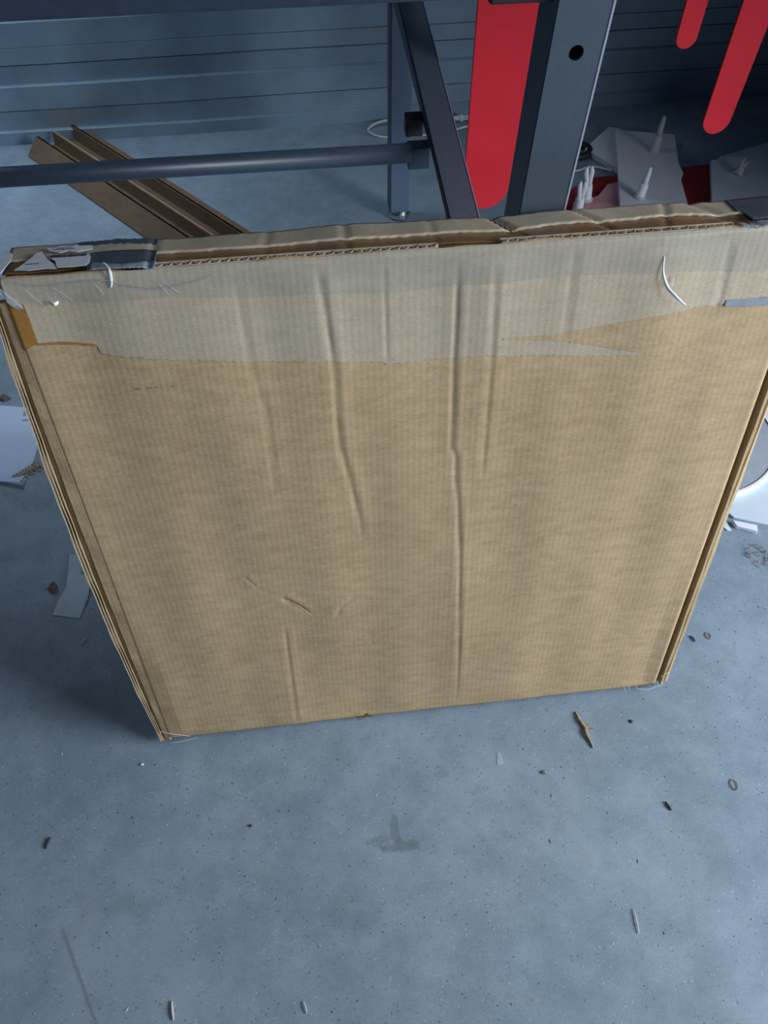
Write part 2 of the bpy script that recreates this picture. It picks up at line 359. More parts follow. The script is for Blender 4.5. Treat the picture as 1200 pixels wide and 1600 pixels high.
# side layers, lofted along the height
def loft(name, sec, m, parent, v0=0., v1=BH, n=60, closed=True, axis='v', smooth=False):
    vv = []; ff = []
    for i in range(n+1):
        t = v0+(v1-v0)*i/n; S = sec(t); k = len(S)
        vv += [(a, b, t) if axis == 'v' else (t, a, b) for a, b in S]
    for i in range(n):
        for j in range(k if closed else k-1):
            j2 = (j+1) % k; ff.append((i*k+j, (i+1)*k+j, (i+1)*k+j2, i*k+j2))
    if closed: ff += [tuple(range(k)), tuple(n*k+j for j in range(k))[::-1]]
    return link_mesh(name, vv, ff, m, parent, smooth)
def wl(t):  # bulge of the left side
    return .013+.0165*math.sin(math.pi*min(1, max(0, t/BH*.98+.02)))**.8
def jit(t, k): return .0012*math.sin(t*37+k)+.0008*math.sin(t*83+2*k)
loft('side_fold', lambda t: [(.0014, .0009), (-.46*wl(t), .0020+jit(t, 1)*.5), (-.46*wl(t), .006), (.004, .005)], 'card', carton, .004, BH-.03)['label'] = 'pale folded edge strip'
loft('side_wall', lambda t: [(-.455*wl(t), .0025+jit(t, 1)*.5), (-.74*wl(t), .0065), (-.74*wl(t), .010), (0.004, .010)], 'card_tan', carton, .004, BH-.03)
for k, (a, n0, mm) in enumerate(((-.80, .0022, 'card_light'), (-.88, .0075, 'void'), (-.95, .0016, 'card_light'), (-1.03, .0075, 'void'), (-1.10, .0008, 'card_light'))):  # void strips paint the shade between the card layers
    loft('board_layer_or_gap_shade', lambda t: [(a*wl(t)+jit(t, 5)*.7, n0), (a*wl(t)+jit(t, 5)*.7, n0+.003), ((a+(.05 if mm == 'card_light' else .12))*wl(t), n0+.003), ((a+(.05 if mm == 'card_light' else .12))*wl(t), n0)], mm, carton, .002, BH-.02-.004*k)
def wr(t): return .026+.002*math.sin(t*5)
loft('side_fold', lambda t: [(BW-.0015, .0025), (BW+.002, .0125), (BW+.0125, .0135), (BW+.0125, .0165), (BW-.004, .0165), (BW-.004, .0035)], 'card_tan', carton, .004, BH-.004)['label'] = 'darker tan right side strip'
loft('board_layer_or_gap_shade', lambda t: [(BW+.0115+jit(t, 2)*.3, .0015), (BW+.0160+jit(t, 3)*.6, .0015), (BW+.0160+jit(t, 3)*.6, .016), (BW+.0115, .016)], 'card_light', carton, .004, BH-.01)
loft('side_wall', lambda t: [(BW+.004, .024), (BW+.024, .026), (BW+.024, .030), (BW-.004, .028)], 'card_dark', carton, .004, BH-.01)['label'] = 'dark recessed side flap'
loft('board_layer_or_gap_shade', lambda t: [(BW+.0240+.0010*math.sin(t*11), .009+.0010*math.sin(t*7)), (BW+.0290+jit(t, 7)*.6, .010), (BW+.0290+jit(t, 7)*.6, .034), (BW+.0240, .034)], 'card_light', carton, .002, BH-.01)
loft('board_layer_or_gap_shade', lambda t: [(-1.04*wl(t), .0055), (-1.06*wl(t), .03), (.004, .03), (.004, .0125)], 'card_dark', carton, .002, BH-.04)
# left orange tape patch and frosted tape on the face
def region(name, lo_pts, hi_pts, u0, u1, off, m, rough=.0015, cols=260, rows=60, jag=40):
    uu = np.linspace(u0, u1, cols)
    lo = np.interp(uu, [q[0] for q in lo_pts], [q[1] for q in lo_pts]); hi = np.interp(uu, [q[0] for q in hi_pts], [q[1] for q in hi_pts])
    nz = NR.rand(cols)-.5; nz = np.convolve(nz, np.ones(2)/2, 'same'); lo = lo+nz*rough*2+.0012*np.sin(uu*jag)
    hi = np.minimum(hi, BH-.002)
    return face_grid(name, uu, lo, hi, rows, off, m, carton)
TOP = [(0, BH), (BW, BH)]
region('packing_tape', [(.020, .874), (.087, .868), (.0875, .857), (.134, .849), (.171, .841), (.272, .830), (.434, .813), (.435, .810), (.515, .808), (.566, .811), (.668, .800), (.70, .797), (.782, .795),
        (.7825, .799), (.718, .8115), (.650, .8255), (.60, .832), (.601, .834), (.66, .833), (.730, .843), (.828, .856), (.93, .866), (BW, .868)][:13]+[(.784, .850), (.828, .856), (.93, .866), (BW, .868)],
       TOP, .0195, BW, .0007, 'tape_face', rough=.0016, cols=520)['label'] = 'frosted clear tape band with ragged lower edge'
# bare card wedge between the two tape tongues
region('bare_card_wedge', [(.585, .833), (.64, .826), (.718, .8115), (.782, .797)], [(.585, .8345), (.647, .833), (.730, .843), (.7845, .8515)], .585, .7845, .0011, 'card', rough=.0012, cols=160, rows=12)
region('packing_tape', [(.015, .928), (.10, .927), (.174, .925), (.30, .917), (.41, .912), (.465, .909), (.60, .913), (.669, .914), (.774, .911), (.86, .905), (BW, .903)], TOP, .004, BW, .0012, 'tape_face2', rough=.0008, cols=300, rows=30)['label'] = 'second clear tape layer folded over the top edge'
region('packing_tape', [(0.001, .868), (.0205, .877)], [(0.001, .938), (.017, .93), (.0205, .91)], .001, .0205, .0014, 'orange_tape', rough=.0005, cols=16, rows=30)['label'] = 'orange brown tape patch at the left corner'
region('packing_tape', [(.020, .874), (.087, .868)], [(.020, .8775), (.05, .8765), (.087, .8695)], .020, .087, .0012, 'orange_tape', rough=.001, cols=60, rows=6)
region('grey_tape_strip', [(.870, .8565), (BW, .852)], [(.873, .8650), (BW, .8635)], .871, BW, .0016, 'grey_strip', rough=.0004, cols=50, rows=6)

# top of the carton
TZ = BH-.004
ch = MB(); ch.box((.004, .0035, TZ-.02), (BW-.004, .0175, TZ-.008)); ch.build('flute_channel', 'void', carton)
def zig(u0, u1):
    v = []; f = []; n = int((u1-u0)/.0054)
    for i in range(n+1):
        u = u0+(u1-u0)*i/n; nn = (.0060 if i % 2 else .0150)+.0008*math.sin(i*1.7)
        for dz in (-.008, 0.): v.append((u, nn, TZ+.0025+dz)); v.append((u+.0013, nn+.0010*(1 if i % 2 else -1), TZ+.0025+dz))
    for i in range(n):
        a = i*4; b = a+4
        f += [(a+2, b+2, b+3, a+3), (a, b, b+2, a+2), (a+1, a+3, b+3, b+1)]
    for nn in (.0046, .0158):
        k = len(v)
        v += [(u0, nn, TZ-.006), (u1, nn, TZ-.006), (u1, nn, TZ+.003), (u0, nn, TZ+.003), (u0, nn+.0009, TZ+.003), (u1, nn+.0009, TZ+.003)]
        f += [(k, k+1, k+2, k+3), (k+3, k+2, k+5, k+4)]
    o = link_mesh('corrugated_edge', v, f, 'flap', carton); o['label'] = 'exposed zigzag flutes of torn board'; return o
zig(.172, .50); zig(.575, .86)
def topfn(u, n):
    h = .0012*math.sin(u*19)+.0008*math.sin(u*47+2)
    for c, sl, w, d in ((.168, .0, .004, .0018), (.395, .0, .004, .0015), (.592, -.5, .005, .0045), (.700, -.6, .004, .003), (.79, .3, .004, .002), (.852, -.7, .007, .003), (.30, .1, .004, .001), (.50, 0, .003, .001)):
        h -= d*math.exp(-((u-c-sl*(n-.05))/w)**2)
    return h
def top_sheet(name, u0, u1, nlo, nhi, z, m, cols=220, rows=10, rag=.0008, label=None, thick=.0016):
    v = []; f = []
    for i in range(cols+1):
        u = u0+(u1-u0)*i/cols; a = nlo(u)+rag*R.uniform(-1, 1); b = nhi(u)+rag*R.uniform(-1, 1)
        for k in range(rows+1):
            n = a+(b-a)*k/rows; v.append((u, n, z+topfn(u, n)))
    for i in range(cols):
        for k in range(rows): f.append((i*(rows+1)+k, (i+1)*(rows+1)+k, (i+1)*(rows+1)+k+1, i*(rows+1)+k+1))
    o = link_mesh(name, v, f, m, carton, smooth=True); s = o.modifiers.new('s', 'SOLIDIFY'); s.thickness = thick; s.offset = -1
    if o.data.polygons[5].normal.z < 0: o.data.flip_normals()
    if label: o['label'] = label
    return o
cst = lambda c: (lambda u: c)
top_sheet('top_strip', .002, BW, lambda u: .0172+.0008*math.sin(u*17), cst(.046), TZ+.0005, 'brown_tape', label='glossy brown taped strip along the top')
top_sheet('top_flap', .0, BW+.006, lambda u: .0425+.0015*math.sin(u*9+1)+.001*math.sin(u*41), lambda u: .080+.0008*math.sin(u*21), TZ+.0035, 'flap', thick=.003, label='worn top flap under clear tape')
top_sheet('grey_tape_strip', .098, .173, lambda u: .003, lambda u: .047+.03*(u-.098), TZ+.0044+.0003, 'grey_tape', cols=40, label='dark grey tape over the top edge')
top_sheet('grey_tape_strip', .078, .172, lambda u: .0665+.02*(.17-u), lambda u: .0795, TZ+.0044, 'grey_tape', cols=40, rag=.0015, label='ragged dark grey tape at the rear edge')
top_sheet('grey_tape_strip', .878, BW+.004, lambda u: .020 if u > .885 else .045, lambda u: .0798, TZ+.0046, 'grey_tape', cols=40, rag=.0006, label='dark purplish grey tape at the right end')
top_sheet('plastic_film', .104, .175, lambda u: -.001, lambda u: .014+.004*math.sin(u*80), TZ+.0062, 'clearband', cols=60, rows=4, thick=.0004, label='milky clear film over the front rim')
top_sheet('plastic_film', .865, BW, lambda u: -.001, lambda u: .012, TZ+.0058, 'clearband', cols=60, rows=4, thick=.0004)
0 and top_sheet('plastic_film', .36, .56, lambda u: .0, lambda u: .006+.003*math.sin(u*60), TZ+.0052, 'clear', cols=100, rows=4, thick=.0003)
# torn white label with bar code
def torn(pts, z, name, m, parent, thick=.0006):
    b = MB(); b.prism(pts, z, z+thick); return b.build(name, m, parent)
LZ = TZ+.0066
lab = torn([(.018, .013), (.034, .0095), (.052, .0115), (.066, .009), (.060, .022), (.052, .033), (.046, .044), (.040, .058), (.034, .052), (.030, .038), (.024, .025)], LZ, 'shipping_label', 'label', carton)
lab['label'] = 'torn white label with black bar code'
lab2 = torn([(.066, .012), (.080, .011), (.097, .012), (.100, .019), (.099, .036), (.096, .042), (.080, .041), (.067, .0425), (.056, .043), (.050, .050), (.055, .036), (.061, .028), (.063, .019)], LZ+.0002, 'shipping_label', 'label', carton)
lab3 = torn([(.050, .056), (.062, .050), (.070, .053), (.082, .049), (.090, .052), (.099, .054), (.097, .064), (.082, .0655), (.078, .070), (.074, .065), (.060, .068), (.053, .064), (.044, .0655), (.047, .060)], LZ+.0002, 'shipping_label', 'label', carton)
bars = MB()
u = .052
while u < .094:
    w = R.choice((.0004, .0006, .0011)); bars.box((u, .0375+.004*math.sin(u*60)*.3, LZ+.0009), (u+w, .0435, LZ+.0013)); u += w+R.choice((.0005, .0008, .0012))
bars.build('bar_code', 'ink', lab2)
tx = MB()
for (u0, u1, n0) in ((.030, .043, .024), (.052, .078, .0575), (.056, .074, .061)):
    u = u0
    while u < u1:
        w = R.uniform(.0006, .002); tx.box((u, n0+R.uniform(-.0003, .0003), LZ+.0008), (u+w, n0+R.uniform(.0009, .0018), LZ+.0012)); u += w+.0009
sp_ = tx.build('small_print', 'ink', lab); sp_['kind'] = 'stuff'
torn([(-.004, .004), (.003, .000), (.006, .02), (.009, .038), (.007, .055), (.002, .062), (-.003, .05), (.001, .03), (-.003, .016)], LZ, 'shipping_label', 'label', carton)
# shreds of film
def ribbon(name, pts, w, m, parent, nrm=(0, -1, 0)):
    v = []; f = []; P = spline(pts, 6); nrm = Vector(nrm); n = len(P)
    for i, p in enumerate(P):
        t = (P[min(i+1, n-1)]-P[max(i-1, 0)]).normalized(); s = t.cross(nrm).normalized(); ww = w*(.25+.75*math.sin(math.pi*(i+.6)/(n+.4)))
        v += [p+s*ww, p-s*ww*.6+nrm*ww*.35]
    for i in range(n-1): f.append((2*i, 2*i+1, 2*i+3, 2*i+2))
    o = link_mesh(name, v, f, m, parent, smooth=True); s = o.modifiers.new('s', 'SOLIDIFY'); s.thickness = .0005; return o
ribbon('film_shred', [(.774, -.004, .932), (.776, -.007, .912), (.784, -.010, .895), (.793, -.014, .886), (.803, -.016, .877), (.812, -.014, .870)], .0024, 'white_film', carton)['label'] = 'curled white shred of torn tape'
ribbon('film_shred', [(.776, -.004, .915), (.782, -.006, .900), (.790, -.007, .894), (.791, -.006, .905)], .003, 'clear', carton)
ribbon('film_shred', [(.118, .006, TZ+.012), (.122, .003, TZ+.009), (.125, -.002, TZ+.004), (.124, -.004, TZ-.008), (.121, -.003, TZ-.015)], .0035, 'white_film', carton)
ribbon('film_shred', [(.018, -.0035, .958), (.05, -.004, .951), (.086, -.004, .953), (.114, -.004, .953), (.141, -.005, .945), (.176, -.005, .939), (.213, -.004, .943), (.24, -.004, .950)], .0005, 'clearband', carton)
ribbon('film_shred', [(-.003, -.004, .955), (.006, -.006, .945), (.014, -.005, .932), (.016, -.003, .925), (.004, -.003, .935)], .006, 'clear', carton)['label'] = 'clear tape tatter hanging at the left corner'
ribbon('film_shred', [(.028, -.004, .95), (.036, -.005, .938), (.042, -.004, .929)], .0012, 'clear', carton)
ribbon('film_shred', [(.050, -.003, .932), (.055, -.006, .929), (.060, -.004, .931)], .003, 'white_film', carton)
for a, b in (((.060, .948), (.076, .930)), ((.176, .944), (.186, .925)), ((.182, .946), (.196, .930)), ((.105, .95), (.112, .935)), ((.47, .945), (.50, .943)), ((.77, .957), (.772, .944)), ((.78, .944), (.86, .951))):
    ribbon('film_shred', [(a[0], -.0035, a[1]), ((a[0]+b[0])/2+.001, -.0042, (a[1]+b[1])/2), (b[0], -.0035, b[1])], .0003, 'clear', carton)
ribbon('film_shred', [(-.010, .0, .001), (.004, -.004, .003), (.03, -.004, .005), (.055, -.003, .009)], .006, 'clear', carton)['label'] = 'clear tape at the lower left corner'
ribbon('film_shred', [(-.012, -.001, .040), (.01, -.004, .032), (.04, -.004, .018)], .0008, 'white_film', carton)
ribbon('film_shred', [(.925, -.003, .010), (.950, -.003, .003), (BW+.02, .004, .004)], .006, 'clear', carton)['label'] = 'clear tape at the lower right corner'
for u in (.895, .905, .919): ribbon('film_shred', [(u, -.003, .022), (u+.004, -.0035, .012), (u+.006, -.002, .004)], .0004, 'white_film', carton)
ribbon('film_shred', [(BW+.006, .000, .034), (BW+.014, .004, .036), (BW+.026, .008, .035)], .0006, 'white_film', carton)
# gouge lifted paper and scrape
ribbon('paper_tear', [(.268, -.0015, .372), (.284, -.0025, .358), (.300, -.0020, .334)], .0016, 'card_light', carton)
ribbon('paper_tear', [(.206, -.0020, .437), (.214, -.0030, .424), (.217, -.0020, .412)], .0011, 'card_light', carton)
nt_ = MB(); nt_.box((.363, .0035, .003), (.393, .0055, .019)); nt_.build('notch_lining', 'card_dark', carton)
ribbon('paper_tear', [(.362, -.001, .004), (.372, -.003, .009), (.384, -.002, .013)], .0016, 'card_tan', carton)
dash = MB()
for u, w in ((.119, .005), (.132, .003), (.137, .002), (.143, .003), (.150, .001), (.162, .003)): dash.box((u, -.0022, .803), (u+w, .002, .8042))
dash.build('dotted_scuff', 'grey_print', carton)

# ------------------------------------------------------------------ steel workbench frame
frame = empty('steel_workbench', (.33, 1.7, 0)); tag(frame, 'dark blue grey steel workbench frame standing behind the carton', 'workbench')
def put(b, name, m, bevel=0., **k):
    o = b.build(name, m, frame, bevel=bevel, **k); o.matrix_parent_inverse = Matrix.Translation(-frame.location); return o
def nf(z): return .860+(1.194-z)*.128    # front face of the near leg
def bar(lo, hi, z0, z1, n0, n1, m, name, bevel=.003):
    b = MB(); b.hexa([(lo, nf(z0)+n0, z0), (hi, nf(z0)+n0, z0), (hi, nf(z0)+n1, z0), (lo, nf(z0)+n1, z0), (lo, nf(z1)+n0, z1), (hi, nf(z1)+n0, z1), (hi, nf(z1)+n1, z1), (lo, nf(z1)+n1, z1)])
    return put(b, name, m, bevel)
# near leg: a folded channel (bright face plate with a round hole, darker side)
def leg_face():
    zc = 1.142; xc = .3015; r = .0078; z0, z1, x0, x1 = .0, 1.26, .273, .331
    ring = []
    v = []; f = []
    n = 32
    for yy in (0, .0035):
        for k in range(n):
            a = 2*math.pi*k/n+math.pi/4; v.append((xc+r*math.cos(a), nf(zc+r*1.05*math.sin(a))+yy, zc+r*1.05*math.sin(a)))
        for k in range(n):
            a = 2*math.pi*k/n+math.pi/4; c, s = math.cos(a), math.sin(a); q = max(abs(c), abs(s)); dx, dz = c/q, s/q
            X = x1 if dx > .999 else x0 if dx < -.999 else xc+dx*.029; Z = zc+dz*.03
            v.append((xc+dx*.0295 if abs(dx) < .999 else X, nf(Z)+yy, Z))
        for (x, z) in ((x0, z0), (x1, z0), (x1, z1), (x0, z1)): v.append((x, nf(z)+yy, z))
    S = 2*n+4
    for l in (0, 1):
        b = l*S
        for k in range(n): k2 = (k+1) % n; q = (b+k, b+k2, b+n+k2, b+n+k); f.append(q if l else q[::-1])
        TR, TL, BL, BR = b+n+0, b+n+n//4, b+n+n//2, b+n+3*n//4
        c0, c1, c2, c3 = b+2*n, b+2*n+1, b+2*n+2, b+2*n+3
        bot = list(range(BL, BR+1)); topq = [b+n+(k % n) for k in range(0, n//4+1)]
        f.append(tuple([c0, c1]+bot[::-1])); f.append(tuple([c2, c3]+topq[::-1]))
    for k in range(n): f.append((k, (k+1) % n, S+(k+1) % n, S+k))
    for a, b2 in ((0, 1), (1, 2), (2, 3), (3, 0)): pass
    return link_mesh('leg', v, f, 'metal', None)
lg = leg_face(); lg.parent = frame; lg.matrix_parent_inverse = Matrix.Translation(-frame.location); lg['label'] = 'near leg with a round hole'
def sub(o, par):
    o.parent = par; o.matrix_parent_inverse = Matrix.Identity(4); return o
sub(bar(.3285, .3312, .0, 1.26, -.0006, .03, 'edge', 'leg_edge', .0004), lg)
sub(bar(.2745, .2785, .0, 1.26, .0045, .070, 'metal_dark', 'leg_side', .0), lg)
sub(bar(.3275, .3300, .0, 1.26, .0045, .070, 'metal', 'leg_side', .0), lg)
sub(bar(.276, .330, .0, 1.26, .045, .050, 'black', 'leg_web', .0), lg)
# beams
def rect(name, lo, hi, m, bevel=.003, **k):
    b = MB(); b.box(lo, hi); return put(b, name, m, bevel)
rect('front_beam', (-1.9, .872, 1.194), (.2735, .93, 1.262), 'metal_dark', .004)
rect('front_beam', (.3305, .872, 1.215), (2.3, .93, 1.262), 'metal_dark', .004)
rect('beam_clip', (.205, .868, 1.1895), (.272, .935, 1.205), 'black', .003)
rect('rear_beam', (-1.9, 2.42, 1.194), (2.3, 2.47, 1.262), 'metal_dark')
rect('side_beam', (.29, .93, 1.20), (.355, 2.42, 1.262), 'metal_dark')
wt = MB(); wt.box((-.75, .84, 1.264), (2.4, 2.52, 1.30)); put(wt, 'unseen_worktop', 'metal_dark', .004)  # unseen top, added and extended left to shade the space beneath
# far leg with foot
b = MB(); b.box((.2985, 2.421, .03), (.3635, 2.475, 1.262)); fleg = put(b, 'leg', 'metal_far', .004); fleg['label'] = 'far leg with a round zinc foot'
b = MB(); b.box((.2955, 2.419, .035), (.300, 2.478, 1.262)); sub(put(b, 'leg_edge', 'metal_dark'), fleg)
b = MB(); b.lathe([(.034, .004), (.036, .006), (.036, .020), (.033, .024), (.031, .03)], 28, Matrix.Translation((.331, 2.45, 0))); sub(put(b, 'foot', 'chrome', smooth=False), fleg)
b = MB(); b.lathe([(.030, 0), (.033, .001), (.033, .006), (.02, .007)], 28, Matrix.Translation((.331, 2.45, 0))); sub(put(b, 'foot_pad', 'black'), fleg)
# sloping strut between far leg and near leg
def zs(n): return .589+(n-1.458)*.137
def sbar(name, x0, x1, n0, n1, up0, up1, dn0, dn1, m, bev=.002):
    b = MB(); b.hexa([(x0, n0, zs(n0)-dn0), (x1, n0, zs(n0)-dn0), (x1, n1, zs(n1)-dn1), (x0, n1, zs(n1)-dn1), (x0, n0, zs(n0)+up0), (x1, n0, zs(n0)+up0), (x1, n1, zs(n1)+up1), (x0, n1, zs(n1)+up1)])
    return put(b, name, m, bev)
st = sbar('strut', .303, .3635, 1.03, 2.425, 0, 0, .008, .008, 'metal_strut'); st['label'] = 'sloping flat strut with a bright right edge'
sub(sbar('strut_edge', .3625, .3650, 1.03, 2.42, .0008, .0008, .008, .008, 'edge', .0004), st)
sub(sbar('strut_web', .3015, .308, 1.03, 2.42, -.001, -.001, .020, .020, 'black', 0), st)
sub(sbar('strut_tube', .300, .345, 1.75, 2.42, -.003, -.003, .024, .055, 'metal_dark'), st)
# round stretcher rail with sockets
b = MB(); b.tube([(-1.9, 1.75, .589), (.262, 1.75, .583)], .0215, 20); rl = put(b, 'stretcher_rail', 'metal_dark', smooth=True); rl['label'] = 'round horizontal rail'
b = MB(); b.box((.255, 1.735, .550), (.305, 1.775, .600)); sub(put(b, 'rail_socket', 'metal_dark', .003), rl)
b = MB(); b.box((.262, 1.83, .578), (.302, 1.87, .620)); sub(put(b, 'rail_socket', 'black', .003), rl)
for x0 in (-1.95, 2.32):
    b = MB(); b.box((x0, .875, 0), (x0+.06, .93, 1.262)); put(b, 'leg', 'metal', .003)
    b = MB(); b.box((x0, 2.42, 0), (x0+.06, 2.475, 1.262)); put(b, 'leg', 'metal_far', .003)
    b = MB(); b.box((x0, 1.72, .56), (x0+.06, 1.78, .61)); b.box((x0, .92, .56), (x0+.06, 2.43, .60)); put(b, 'side_beam', 'metal_dark', .003)
# unseen cabinet, added to block light under the right end of the bench
cab = empty('light_blocking_cabinet', (2.04, 2.45, 0)); tag(cab, 'unseen grey cabinet added to block light under the right end of the workbench', 'cabinet')
def cput(lo, hi, name, m, par=None):
    k = MB(); k.box(lo, hi); o = k.build(name, m, par or cab, bevel=.003); o.matrix_parent_inverse = Matrix.Translation(-cab.location) if par is None else Matrix.Identity(4); return o
cput((1.95, 1.65, .0), (2.28, 3.02, 1.185), 'body', 'metal')
cput((1.90, .95, .66), (2.28, 1.65, 1.185), 'light_blocking_drawers', 'metal')  # unseen block added to keep light off the hanging red boards
for y0 in (1.68, 2.36):
    d_ = cput((1.935, y0, .06), (1.95, y0+.62, 1.15), 'blocker_door', 'metal'); cput((1.92, y0+(.56 if y0 < 2.2 else .04), .55), (1.936, y0+(.58 if y0 < 2.2 else .06), .68), 'blocker_handle', 'chrome', d_)
# hanging rod for the red boards
b = MB(); b.tube([(.33, 1.95, 1.215), (2.34, 1.95, 1.215)], .012, 12); put(b, 'hanging_rod', 'metal_dark', smooth=True)

# ------------------------------------------------------------------ red boards hanging under the bench
def slat(label, xl, xr, xl2, xr2, ztip, n=1.95, tilt=0.):
    """tapering board with a rounded lower end"""
    pts = [(xl, 1.20), (xl2, ztip+(xr2-xl2)*.5)]; r = (xr2-xl2)/2; c = (xl2+xr2)/2
    for k in range(1, 20):
        a = math.pi+math.pi*k/20; pts.append((c+r*math.cos(a), ztip+r*1.05+r*1.05*math.sin(a)))
    pts += [(xr2, ztip+r), (xr, 1.20)]
    k = MB(); base = (0, n, 1.2)
    k.prism([(p[0], p[1]) for p in pts], 0, .007)
    k.v = [Vector((v[0], n+v[2], v[1])) for v in k.v]
    o = k.build('red_board', 'red', loc=((xl+xr)/2, n, 1.2), bevel=.0012)
    h = MB(); h.tube([((xl+xr)/2, n-.004, 1.17), ((xl+xr)/2, n-.016, 1.20), ((xl+xr)/2, n-.015, 1.226), ((xl+xr)/2, n, 1.235), ((xl+xr)/2, n+.014, 1.228)], .003, 8)
    hk = h.build('hook', 'chrome', o); hk.matrix_parent_inverse = Matrix.Translation(-o.location)
    tag(o, label, 'hanging board', 'red boards hanging under the workbench'); return o
slat('bright red board with rounded end, left of the near bench leg', .434, .590, .434, .556, .31)
slat('red slat mostly hidden right behind the near bench leg', .640, .760, .625, .722, .42)
slat('short narrow red board hanging at the top right', .925, .982, .915, .966, .690)
slat('long dark red board nearest the right edge of the photo', 1.065, 1.165, 1.045, 1.118, .478)

# ------------------------------------------------------------------ things on the floor
def sheet(name, pts, z, t, m, label, cat, group=None, bevel=.001, lift=None):
    b = MB(); c = (sum(p[0] for p in pts)/len(pts), sum(p[1] for p in pts)/len(pts), z)
    b.prism(pts, z, z+t)
    if lift: b.v = [Vector((v.x, v.y, v.z+lift(v.x, v.y))) for v in b.v]
    return tag(b.build(name, m, loc=c, bevel=bevel), label, cat, group)
# cardboard channel profiles
D = Vector((.62, -.785, 0)).normalized()
def channel(label, a, L, sec, z0=.0):
    """open profile; sec = list of (offset across, height) polyline, swept along D from a"""
    root = empty('cardboard_profile', (a[0], a[1], z0)); tag(root, label, 'cardboard channel', 'cardboard channels on the floor')
    Pn = Vector((D.y*-1, D.x, 0))
    def P(s, o, h): return Vector((D.x*s+Pn.x*o, D.y*s+Pn.y*o, h))
    for i in range(len(sec)-1):
        (o0, h0), (o1, h1) = sec[i], sec[i+1]; d = Vector((o1-o0, h1-h0)).normalized(); t = .0035; nx, nz = -d.y*t, d.x*t
        b = MB(); s0 = .02*R.random(); b.hexa([P(s0, o0, h0), P(s0, o1, h1), P(L, o1, h1), P(L, o0, h0), P(s0, o0+nx, h0+nz), P(s0, o1+nx, h1+nz), P(L, o1+nx, h1+nz), P(L, o0+nx, h0+nz)])
        b.build('panel', 'profile', root, bevel=.0008)
        hi_ = (o0, h0) if h0 > h1 else (o1, h1)
        if abs(h1-h0) > .02:
            b = MB(); b.hexa([P(s0, hi_[0]-.001, hi_[1]), P(s0, hi_[0]+.004, hi_[1]), P(L, hi_[0]+.004, hi_[1]), P(L, hi_[0]-.001, hi_[1]), P(s0, hi_[0]-.001, hi_[1]+.0025), P(s0, hi_[0]+.004, hi_[1]+.0025), P(L, hi_[0]+.004, hi_[1]+.0025), P(L, hi_[0]-.001, hi_[1]+.0025)])
            b.build('raw_edge', 'profile_edge', root)
    return root
channel('brown cardboard channel with a flared left side, left one near the wall', (-.985, 3.02), 1.05, [(0, .003), (.055, .055), (.075, .003), (.115, .003), (.120, .052)])
channel('brown cardboard channel with a flat pale rim, right one near the wall', (-.860, 3.09), 1.05, [(.0, .003), (.045, .003), (.050, .055), (.062, .02), (.100, .026)])

# paper with curled corner, bottom left of the bench
PL = [(-.98, 1.70), (-.844, 1.669), (-.764, 1.65), (-.745, 1.60), (-.717, 1.526), (-.722, 1.47), (-.727, 1.413), (-.739, 1.375), (-.794, 1.392), (-.98, 1.40)]
pp = sheet('paper_sheet', PL, .0012, .0008, 'paper', 'white sheet of paper on the floor at the left edge, curled corner', 'paper', bevel=0)
b = MB(); b.prism([(-.79, 1.405), (-.733, 1.410), (-.739, 1.368), (-.800, 1.388)], .0, .0006)
b.v = [Vector((v.x, v.y, v.z+.002+.016*max(0, (1.41-v.y)/.04))) for v in b.v]; o = b.build('curled_corner', 'paper', pp); o.matrix_parent_inverse = Matrix.Translation(-pp.location)
b = MB()
for q in (((-.775, 1.618), (-.769, 1.638)), ((-.775, 1.60), (-.735, 1.606)), ((-.758, 1.634), (-.752, 1.640))): b.box((*q[0], .0021), (*q[1], .0024))
o = b.build('printed_mark', 'smudge', pp); o.matrix_parent_inverse = Matrix.Translation(-pp.location)
# strip label
lb = sheet('paper_strip', [(-.597, 1.147), (-.556, 1.141), (-.541, 1.11), (-.537, 1.073), (-.540, 1.02), (-.553, .972), (-.613, .987), (-.603, 1.02), (-.590, 1.055), (-.592, 1.10)], .001, .0008, 'paper_grey', 'grey translucent paper strip on the floor left of the carton', 'paper', bevel=0,
           lift=lambda x, y: .006*max(0, math.sin((y-.97)*18)))
b = MB(); b.box((-.560, 1.085, .0075), (-.546, 1.107, .0083)); o = b.build('dark_square', 'grey_print', lb); o.matrix_parent_inverse = Matrix.Translation(-lb.location)
def blob(name, x, y, rx, ry, rz, m, label, cat, group=None):
    bm = bmesh.new(); bmesh.ops.create_icosphere(bm, subdivisions=3, radius=1)
    for v in bm.verts:
        k = 1+.18*math.sin(v.co.x*3.1+x*50)+.14*math.cos(v.co.y*4.3+v.co.z*3); v.co = Vector((v.co.x*rx*k, v.co.y*ry*k, max(-.5, v.co.z)*rz*k))
    lo = min(v.co.z for v in bm.verts); me = bpy.data.meshes.new(name)
    for v in bm.verts: v.co.z -= lo
    bm.to_mesh(me); bm.free(); me.materials.append(MT[m]); me.polygons.foreach_set('use_smooth', [True]*len(me.polygons)); o = bpy.data.objects.new(name, me); COL.objects.link(o); o.location = (x, y, 0); return tag(o, label, cat, group)
blob('pebble', -.622, 1.057, .010, .013, .008, 'stone', 'small brown pebble left of the grey paper strip', 'stone')
blob('pebble', -.592, 1.21, .008, .009, .006, 'stone', 'dark pebble on the floor above the grey paper strip', 'stone')
blob('dirt_clump', -.835, 1.695, .016, .010, .006, 'stone', 'clump of dirt above the white paper sheet', 'dirt')
